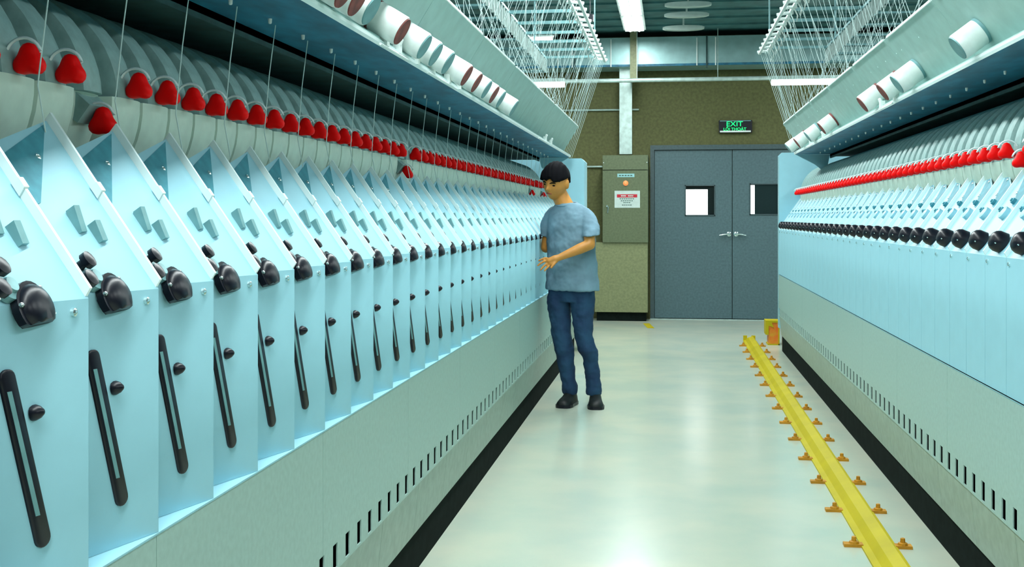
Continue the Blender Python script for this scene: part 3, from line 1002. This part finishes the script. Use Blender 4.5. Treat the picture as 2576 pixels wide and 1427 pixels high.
# two pendant tubes near the end wall, lengthwise across the aisle
for (ua, ub, v, Y, lab) in ((1342, 1421, 215, 13.6, 'left'), (1940, 2140, 209, 13.6, 'right')):
    xa, z0 = hit(ua, v, Y); xb, _ = hit(ub, v, Y)
    if lab == 'left':
        xa -= 0.5
    else:
        xb += 0.3
    o = empty('pendant_lamp', ((xa + xb) / 2, Y, z0))
    L = xb - xa
    mb = MB(); mb.box(-L / 2, L / 2, -0.05, 0.05, 0.035, 0.075); mb.build('lamp_housing', M['galv'], o)
    mb = MB(); mb.tube([(-L / 2, -0.02, 0.0), (L / 2, -0.02, 0.0)], 0.030, 12); mb.build('tube', M['glow'], o, smooth=40)
    for k in (-1, 1):
        mb = MB(); mb.tube([(k * L * 0.4, 0, 0.07), (k * L * 0.4, 0, CEIL - z0 - 0.02)], 0.004, 6); mb.build('hanger_rod', M['galv'], o)
    tag(o, 'horizontal glowing tube lamp hanging near the end wall, on the %s' % lab, 'pendant lamp', 'pendant tube lamps by the end wall')
x0, z0 = hit(1355, 99, 11.6)
o = empty('tube_lamp', (x0, 11.6, z0))
mb = MB(); mb.tube([(-0.12, 0, 0), (0.14, 0, 0)], 0.022, 10); mb.build('tube', M['glow'], o, smooth=40)
mb = MB(); mb.box(-0.13, 0.15, -0.03, 0.03, 0.022, 0.04); mb.build('lamp_housing', M['galv'], o)
mb = MB(); mb.tube([(0, 0, 0.04), (0, 0, CEIL - z0 - 0.02)], 0.004, 6); mb.build('hanger_rod', M['galv'], o)
tag(o, 'short glowing tube lamp behind the left creel frame', 'tube lamp')

# pale strips on the ceiling
for k, (ua, ub, v) in enumerate(((1672, 1790, 12), (1671, 1784, 38), (1667, 1772, 71))):
    Y = 13.2 - (0.0 if k == 2 else (0.75 if k == 1 else 1.25))
    xa, z0 = hit(ua, v, Y); xb, _ = hit(ub, v, Y)
    mb = MB()
    m = 16
    xm, hw_ = (xa + xb) / 2, (xb - xa) / 2
    top = [(xm + hw_ * (2 * i / m - 1), 0.022 * math.sqrt(max(0, 1 - (2 * i / m - 1) ** 2)) + 0.006) for i in range(m + 1)]
    vs = [(x, Y - 0.02, z0 + h) for x, h in top] + [(x, Y - 0.02, z0 - h) for x, h in reversed(top)]
    n = len(vs)
    mb.add(vs + [(x, Y + 0.08, z) for x, _, z in vs], [tuple(range(n)), tuple(range(2 * n - 1, n - 1, -1))] + [(i, (i + 1) % n, n + (i + 1) % n, n + i) for i in range(n)])
    mb.box(xm - 0.01, xm + 0.01, Y, Y + 0.02, z0 + 0.02, CEIL)
    tag(mb.build('ceiling_slat', M['signwhite']), 'pale lens shaped slat under the dark ceiling, %s' % ('nearest of three', 'middle of three', 'lowest of three, nearest the end wall')[k],
        'ceiling slat', 'ceiling slats')
x0, z0 = hit(1484, 45, 10.2)
mb = MB(); mb.box(x0 - 0.03, x0 + 0.03, 10.18, 10.24, z0 - 0.03, z0 + 0.03); mb.box(x0 - 0.05, x0 + 0.0, 10.2, 10.22, z0 - 0.005, z0 + 0.005)
mb.box(x0 - 0.003, x0 + 0.003, 10.2, 10.206, z0, CEIL)
tag(mb.build('sensor_box', M['black']), 'small black box beside the left creel guide rail', 'sensor')

# ------------------------------------------------------------------ yellow floor rail and end box
RLY0, RLY1 = 2.6, Yd(12.05, 0.8)
rl = empty('floor_rail', (0.81, (RLY0 + RLY1) / 2, 0))
tag(rl, 'long yellow steel rail bolted to the floor beside the right machine', 'floor rail')
yc = (RLY0 + RLY1) / 2
mb = MB()
mb.prism([(-0.072, 0), (-0.072, 0.008), (-0.045, 0.012), (-0.020, 0.040), (0.024, 0.052), (0.032, 0.050), (0.034, 0.013), (0.064, 0.008), (0.064, 0)], RLY0 - yc, RLY1 - yc)
mb.build('rail_profile', M['yellow'], rl)
ys = [Yd(4.55 + 0.541 * k, 0.72) for k in range(-3, 14)]
for y in ys:
    for sg in (-1, 1):
        x = -0.098 if sg < 0 else 0.088
        mb = MB()
        mb.box(x - 0.040, x + 0.034, y - yc - 0.020, y - yc + 0.020, 0.0, 0.012)
        mb.lathe((x, y - yc, 0.010), (0, 0, 1), [(0, 0.020), (0.010, 0.018), (0.012, 0.010), (0.028, 0.009), (0.030, 0.004)], 10)
        mb.build('clamp', M['amber'], rl, smooth=30)
for dx in (-0.05, 0.035):
    mb = MB(); mb.box(dx - 0.02, dx + 0.02, RLY1 - yc, RLY1 - yc + 0.012, 0, 0.06); mb.build('end_stop', M['yellow'], rl)
xa, z0 = hit(1926, 868, 11.95); xb, z1 = hit(1961, 807, 11.95)
xc = (xa + xb) / 2
bxo = empty('stop_box', (xc, 11.95, 0))
tag(bxo, 'orange and yellow box standing at the far end of the yellow rail', 'box')
w = (xb - xa) / 2
H = z1 - 0.0
mb = MB(); mb.box(-w + 0.03, w - 0.012, 0.0, 0.18, 0.012, H - 0.02); mb.build('box_body', M['orange'], bxo)
mb = MB(); mb.box(-w, w, -0.012, 0.20, H - 0.02, H); mb.box(-w, -w + 0.03, -0.012, 0.2, H * 0.42, H - 0.02); mb.box(w - 0.012, w, -0.012, 0.2, 0.0, H - 0.02)
mb.box(-w + 0.02, w, -0.012, 0.2, 0.0, 0.012); mb.build('box_frame', M['yellow'], bxo)
mb = MB()
mb.add([(-w + 0.012, -0.013, H - 0.02), (-0.01, -0.013, H - 0.02), (0.012, -0.013, H - 0.07), (-w + 0.03, -0.013, H - 0.05),
        (-w + 0.012, -0.001, H - 0.02), (-0.01, -0.001, H - 0.02), (0.012, -0.001, H - 0.07), (-w + 0.03, -0.001, H - 0.05)],
       [(0, 1, 2, 3), (7, 6, 5, 4), (0, 4, 5, 1), (1, 5, 6, 2), (2, 6, 7, 3), (3, 7, 4, 0)])
mb.build('flap', M['yellow'], bxo)
# yellow paint mark near the cabinet
mb = MB(); mb.add([(-0.35, 14.15, 0.001), (-0.27, 14.15, 0.001), (-0.20, 13.55, 0.001), (-0.28, 13.55, 0.001),
                   (-0.35, 14.15, 0.002), (-0.27, 14.15, 0.002), (-0.20, 13.55, 0.002), (-0.28, 13.55, 0.002)],
                  [(0, 1, 2, 3), (7, 6, 5, 4), (0, 4, 5, 1), (1, 5, 6, 2), (2, 6, 7, 3), (3, 7, 4, 0)])
tag(mb.build('floor_marking', M['yellow']), 'short worn yellow paint stripe on the floor before the double door', 'floor marking', kind='structure')

# ------------------------------------------------------------------ the person
gd = F_ * CH / (1020 - 546)
gx = (1456 - 1690) * gd / 2928
pr = empty('person', (gx, Yd(gd, gx), 0), YAW)
tag(pr, 'person in heather blue t-shirt and blue jeans reaching a hand to the left machine', 'person')
Ldir = Vector((0.77, -0.64, 0)); Fdir = Vector((-0.64, -0.77, 0))


def ell(cx, cy, z, a, b, n=28, L=Ldir, F=Fdir, tilt=0.0):
    return [tuple(Vector((cx, cy, z)) + L * (math.cos(2 * PI * i / n) * a) + F * (math.sin(2 * PI * i / n) * b) + Vector((0, 0, tilt * math.cos(2 * PI * i / n)))) for i in range(n)]


def remesh(o, vox, it=4, fac=0.5):
    m = o.modifiers.new('join', 'REMESH'); m.mode = 'VOXEL'; m.voxel_size = vox; m.use_smooth_shade = True
    s_ = o.modifiers.new('smooth', 'SMOOTH'); s_.factor = fac; s_.iterations = it


HC = Vector((-0.160, -0.035, 1.537))
HM = Matrix.Rotation(math.radians(-34), 4, 'Z') @ Matrix.Rotation(math.radians(9), 4, 'Y') @ Matrix.Rotation(math.radians(16), 4, 'X')


def gs(a, b, s_):
    return math.exp(-((a - b) / s_) ** 2)


def headpt(x, y, z):
    w = 0.078
    if z < 0:
        w *= 1 - 0.30 * (-z) ** 1.6
    X_ = x * w
    Y_ = y * (0.100 if y > 0 else 0.094)
    if z < 0 and y > 0:
        Y_ *= 1 - 0.35 * (-z)
    Z_ = z * 0.120
    if y < 0:
        f_ = (-y) ** 2
        cx_ = gs(x, 0, 0.16)
        Y_ -= f_ * cx_ * (0.010 * gs(z, 0.05, 0.2) + 0.027 * gs(z, -0.17, 0.12))
        Y_ += f_ * (gs(x, 0.42, 0.20) + gs(x, -0.42, 0.20)) * 0.011 * gs(z, 0.04, 0.11)
        Y_ -= f_ * 0.006 * gs(z, 0.22, 0.09) * gs(x, 0, 0.7)
        Y_ -= f_ * 0.009 * gs(x, 0, 0.25) * gs(z, -0.47, 0.10)
        Y_ -= f_ * 0.012 * gs(x, 0, 0.4) * gs(z, -0.80, 0.18)
        Y_ -= f_ * 0.004 * (gs(x, 0.55, 0.2) + gs(x, -0.55, 0.2)) * gs(z, -0.15, 0.2)
    return Vector((X_, Y_, Z_)) * 1.04


def hl(p):
    return tuple((HM @ Vector(p)) + HC)


def headgrid(fn, n=56, m=40):
    rr = []
    for j in range(1, m):
        th = PI * j / m
        rr.append([fn(math.sin(th) * math.cos(2 * PI * i / n), math.sin(th) * math.sin(2 * PI * i / n), math.cos(th)) for i in range(n)])
    return rr


body = MB()
body.rings(headgrid(lambda x, y, z: hl(headpt(x, y, z))))
for sg in (-1, 1):                                         # ears
    rr = []
    for j in range(1, 8):
        th = PI * j / 8
        rr.append([hl((sg * (0.084 + 0.013 * math.sin(th) * math.cos(2 * PI * i / 12)), 0.012 + 0.021 * math.sin(th) * math.sin(2 * PI * i / 12), -0.004 + 0.036 * math.cos(th))) for i in range(12)])
    body.rings(rr)
neck0 = Vector(hl((0, 0.025, -0.075)))
body.blob([neck0, (-0.085, 0.0, 1.36), (-0.06, 0.0, 1.30)], [0.056, 0.060, 0.085], 18)
# trunk below the clothes
body.rings([ell(-0.055, 0, 0.80, 0.15, 0.09), ell(-0.055, 0, 1.0, 0.14, 0.085), ell(-0.055, 0, 1.2, 0.155, 0.09), ell(-0.06, 0, 1.31, 0.14, 0.08), ell(-0.07, 0, 1.35, 0.07, 0.05)])
# arm across the front
SL, EL, WL = Vector((0.058, -0.115, 1.285)), Vector((0.063, -0.205, 1.115)), Vector((-0.140, -0.235, 1.030))
body.blob([SL, (SL + EL) / 2, EL], [0.036, 0.041, 0.037], 16)
body.blob([EL, EL.lerp(WL, 0.35), EL.lerp(WL, 0.75), WL], [0.037, 0.036, 0.028, 0.023], 16)
body.blob([WL, (-0.175, -0.238, 1.018), (-0.212, -0.24, 1.005)], [0.022, 0.026, 0.022], 12)
body.blob([(-0.175, -0.238, 1.008), (-0.205, -0.242, 0.990)], [0.024, 0.020], 12)
FG = [[(-0.205, -0.232, 1.018), (-0.238, -0.226, 1.024), (-0.262, -0.224, 1.016), (-0.281, -0.224, 1.006)],
      [(-0.212, -0.240, 1.005), (-0.245, -0.240, 1.003), (-0.270, -0.240, 0.990), (-0.288, -0.240, 0.974)],
      [(-0.208, -0.244, 0.994), (-0.235, -0.250, 0.982), (-0.255, -0.254, 0.964), (-0.270, -0.256, 0.946)],
      [(-0.200, -0.246, 0.985), (-0.218, -0.256, 0.968), (-0.232, -0.260, 0.954), (-0.243, -0.262, 0.941)],
      [(-0.172, -0.252, 0.998), (-0.186, -0.266, 0.980), (-0.200, -0.272, 0.962)]]
for fg in FG:
    body.blob(fg, [0.0085, 0.0085, 0.0075, 0.0062][:len(fg)] if len(fg) == 4 else [0.011, 0.010, 0.008], 10)
# other arm, held back towards the machine
SR, ER, WR = Vector((-0.185, 0.105, 1.285)), Vector((-0.222, 0.125, 1.085)), Vector((-0.212, 0.350, 1.140))
body.blob([SR, (SR + ER) / 2, ER], [0.036, 0.040, 0.037], 16)
body.blob([ER, ER.lerp(WR, 0.4), WR], [0.037, 0.034, 0.023], 16)
body.blob([WR, WR + Vector((0.0, 0.07, 0.01))], [0.024, 0.026], 12)
for k in range(4):
    o_ = WR + Vector((-0.02 + 0.006 * k, 0.085, 0.03 - 0.018 * k))
    body.blob([o_, o_ + Vector((-0.012, 0.035, 0.0)), o_ + Vector((-0.022, 0.06, -0.012))], [0.0085, 0.008, 0.007], 8)
o_ = WR + Vector((0.02, 0.04, 0.02)); body.blob([o_, o_ + Vector((0.01, 0.035, 0.02))], [0.010, 0.008], 8)
# legs within the jeans
for ch in ([(0.02, -0.045, 0.78), (0.028, -0.058, 0.52), (0.058, -0.058, 0.385), (0.090, -0.03, 0.25), (0.102, -0.015, 0.09)], [(-0.12, 0.033, 0.78), (-0.118, 0.01, 0.50), (-0.103, 0.006, 0.385), (-0.084, 0.015, 0.26), (-0.058, 0.028, 0.09)]):
    body.blob(ch, [0.06, 0.045, 0.042, 0.034, 0.03], 12)
bo = body.build('body', M['skin'], pr, smooth=80)
remesh(bo, 0.0045, 2, 0.5)

# hair
def hairpt(x, y, z):
    p = headpt(x, y * 1.0, z)
    base = Vector((x * 0.078, y * 0.100, z * 0.120))
    front = max(0.0, -y)
    side = abs(x)
    line = -0.45 + 0.84 * front + 0.38 * side * (1 - front) + (0.10 * math.sin(x * 9) * front)
    if -0.45 < y < 0.42 and side > 0.75:
        line = max(line, 0.20)
    t = max(0.0, min(1.0, (z - line) / 0.10))
    t = t * t * (3 - 2 * t)
    jit = 0.0035 * math.sin(11 * x + 7 * y) * math.sin(9 * z + 13 * x)
    r = -0.012 + t * (0.030 + 0.010 * max(0, z) + 0.010 * front * (1 - abs(z)) + jit)
    nrm = base.normalized()
    q_ = base + nrm * r if t > 0 else base * 0.82
    if t > 0 and front > 0.3:
        q_ += Vector((0, -0.004, 0))
    return hl(q_)


hb = MB(); hb.rings(headgrid(hairpt, 72, 56)); ho = hb.build('hair', M['hair'], pr, smooth=80)
for sg in (-1, 1):
    fc = MB()
    rr = []
    for j in range(1, 6):
        th = PI * j / 6
        rr.append([hl((sg * 0.031 + 0.015 * math.sin(th) * math.cos(2 * PI * i / 12), -0.0795 + 0.007 * math.sin(th) * math.sin(2 * PI * i / 12), 0.003 + 0.0062 * math.cos(th))) for i in range(12)])
    fc.rings(rr)
    fc.build('eye', M['hair'], bo, smooth=80)
for sg in (-1, 1):
    fc = MB()
    fc.tube([hl((sg * 0.014, -0.0975, 0.020)), hl((sg * 0.032, -0.0945, 0.026)), hl((sg * 0.052, -0.082, 0.020))], [0.003, 0.0048, 0.0025], 6)
    fc.build('eyebrow', M['hair'], bo, smooth=80)
fc = MB()
fc.tube([hl((-0.022, -0.086, -0.057)), hl((-0.008, -0.0945, -0.054)), hl((0.008, -0.0945, -0.054)), hl((0.022, -0.086, -0.057))], [0.002, 0.0046, 0.0046, 0.002], 8)
fc.build('lips', M['lip'], bo, smooth=80)

# t-shirt
sh = MB()
sh.rings([ell(-0.045, 0, 0.795, 0.212, 0.138), ell(-0.046, 0, 0.83, 0.210, 0.136), ell(-0.050, 0, 0.95, 0.198, 0.128), ell(-0.052, 0, 1.10, 0.190, 0.124),
          ell(-0.056, 0, 1.24, 0.188, 0.124), ell(-0.060, 0, 1.32, 0.172, 0.108), ell(-0.068, 0, 1.365, 0.125, 0.085), ell(-0.078, -0.004, 1.392, 0.082, 0.070)])
sh.blob([(0.00, -0.045, 1.335), (0.054, -0.104, 1.300)], [0.052, 0.050], 20)
sh.rings([[tuple(Vector(c) + Vector((math.cos(2 * PI * i / 20) * r, math.sin(2 * PI * i / 20) * r, 0.10 * math.cos(2 * PI * i / 20) * r))) for i in range(20)]
          for c, r in (((0.056, -0.105, 1.32), 0.044), ((0.067, -0.134, 1.27), 0.054), ((0.072, -0.163, 1.21), 0.059), ((0.073, -0.185, 1.170), 0.062))])
sh.blob([(-0.165, 0.08, 1.325), (-0.185, 0.10, 1.30)], [0.052, 0.056], 20)
sh.rings([[tuple(Vector(c) + Vector((math.cos(2 * PI * i / 20) * r, math.sin(2 * PI * i / 20) * r, 0))) for i in range(20)]
          for c, r in (((-0.185, 0.10, 1.33), 0.05), ((-0.200, 0.112, 1.26), 0.055), ((-0.214, 0.120, 1.16), 0.055))])
so = sh.build('t_shirt', M['shirt'], pr, smooth=80)
remesh(so, 0.006, 9, 0.6)
dt = bpy.data.textures.new('cloth folds', 'CLOUDS'); dt.noise_scale = 0.09
dm = so.modifiers.new('folds', 'DISPLACE'); dm.texture = dt; dm.strength = 0.022; dm.mid_level = 0.5; dm.texture_coords = 'LOCAL'

# collar
cb = MB()
pts = [Vector((-0.083, -0.008, 1.388)) + Ldir * (math.cos(2 * PI * i / 32) * 0.074) + Fdir * (math.sin(2 * PI * i / 32) * 0.066) + Vector((0, 0, -0.012 * math.sin(2 * PI * i / 32) )) for i in range(33)]
cb.tube(pts, 0.0075, 8)
cb.build('collar', M['shirt'], so, smooth=80)

# jeans
jn = MB()
jn.rings([ell(-0.055, 0, 0.72, 0.150, 0.105), ell(-0.055, 0, 0.78, 0.165, 0.112), ell(-0.055, 0, 0.86, 0.165, 0.112)])


def leg(pts):
    jn.rings([[(cx + math.cos(2 * PI * i / 20) * r, cy + math.sin(2 * PI * i / 20) * r * 1.1, z) for i in range(20)] for cx, cy, z, r in pts])


leg([(0.020, -0.045, 0.80, 0.088), (0.024, -0.05, 0.70, 0.083), (0.026, -0.055, 0.60, 0.073), (0.030, -0.06, 0.49, 0.064), (0.048, -0.065, 0.415, 0.063), (0.058, -0.06, 0.385, 0.066),
     (0.078, -0.045, 0.33, 0.053), (0.090, -0.03, 0.25, 0.051), (0.101, -0.02, 0.16, 0.052), (0.105, -0.015, 0.105, 0.056), (0.100, -0.015, 0.075, 0.052)])
leg([(-0.125, 0.035, 0.80, 0.088), (-0.137, 0.03, 0.71, 0.084), (-0.130, 0.02, 0.60, 0.074), (-0.118, 0.01, 0.50, 0.068), (-0.107, 0.005, 0.42, 0.067), (-0.103, 0.005, 0.385, 0.068),
     (-0.095, 0.01, 0.34, 0.060), (-0.084, 0.015, 0.26, 0.057), (-0.070, 0.02, 0.17, 0.054), (-0.060, 0.025, 0.105, 0.055), (-0.058, 0.03, 0.075, 0.052)])
jo = jn.build('jeans', M['jeans'], pr, smooth=80)
remesh(jo, 0.007, 3, 0.5)
dt2 = bpy.data.textures.new('denim folds', 'CLOUDS'); dt2.noise_scale = 0.06
dm = jo.modifiers.new('folds', 'DISPLACE'); dm.texture = dt2; dm.strength = 0.020; dm.mid_level = 0.5; dm.texture_coords = 'LOCAL'

# shoes
for (hx, hy, tx_, ty_) in ((0.118, 0.055, 0.104, -0.20), (-0.035, 0.085, -0.125, -0.135)):
    h_, t_ = Vector((hx, hy, 0)), Vector((tx_, ty_, 0))
    d = (t_ - h_); L = d.length; d.normalize(); sd = Vector((-d.y, d.x, 0))
    mb = MB()
    rr = []
    for q, w, z in ((0.0, 0.028, 0.075), (0.04, 0.040, 0.105), (0.22, 0.046, 0.115), (0.36, 0.046, 0.110), (0.52, 0.050, 0.082), (0.72, 0.055, 0.066), (0.88, 0.050, 0.056), (0.97, 0.036, 0.046), (1.0, 0.018, 0.034)):
        c = h_ + d * (q * L)
        ring = []
        for i in range(18):
            a = 2 * PI * i / 18
            zz = 0.018 + (z - 0.018) * (max(0.0, math.sin(a)) ** 0.8)
            ring.append(tuple(c + sd * (math.cos(a) * w * (1.0 if math.sin(a) < 0.3 else 0.93)) + Vector((0, 0, zz))))
        rr.append(ring)
    mb.rings(rr)
    sh_o = mb.build('shoe', M['shoe'], pr, smooth=60)
    mb = MB()
    rr = []
    pl = [(0.0, 0.030), (0.04, 0.044), (0.22, 0.050), (0.5, 0.052), (0.72, 0.059), (0.88, 0.054), (0.97, 0.040), (1.01, 0.020)]
    left_ = [h_ + d * (q * L) + sd * w for q, w in pl]
    right_ = [h_ + d * (q * L) - sd * w for q, w in reversed(pl)]
    out = left_ + right_
    mb.rings([[(p.x, p.y, z) for p in out] for z in (0.0, 0.004, 0.022)])
    mb.build('sole', M['black'], sh_o)
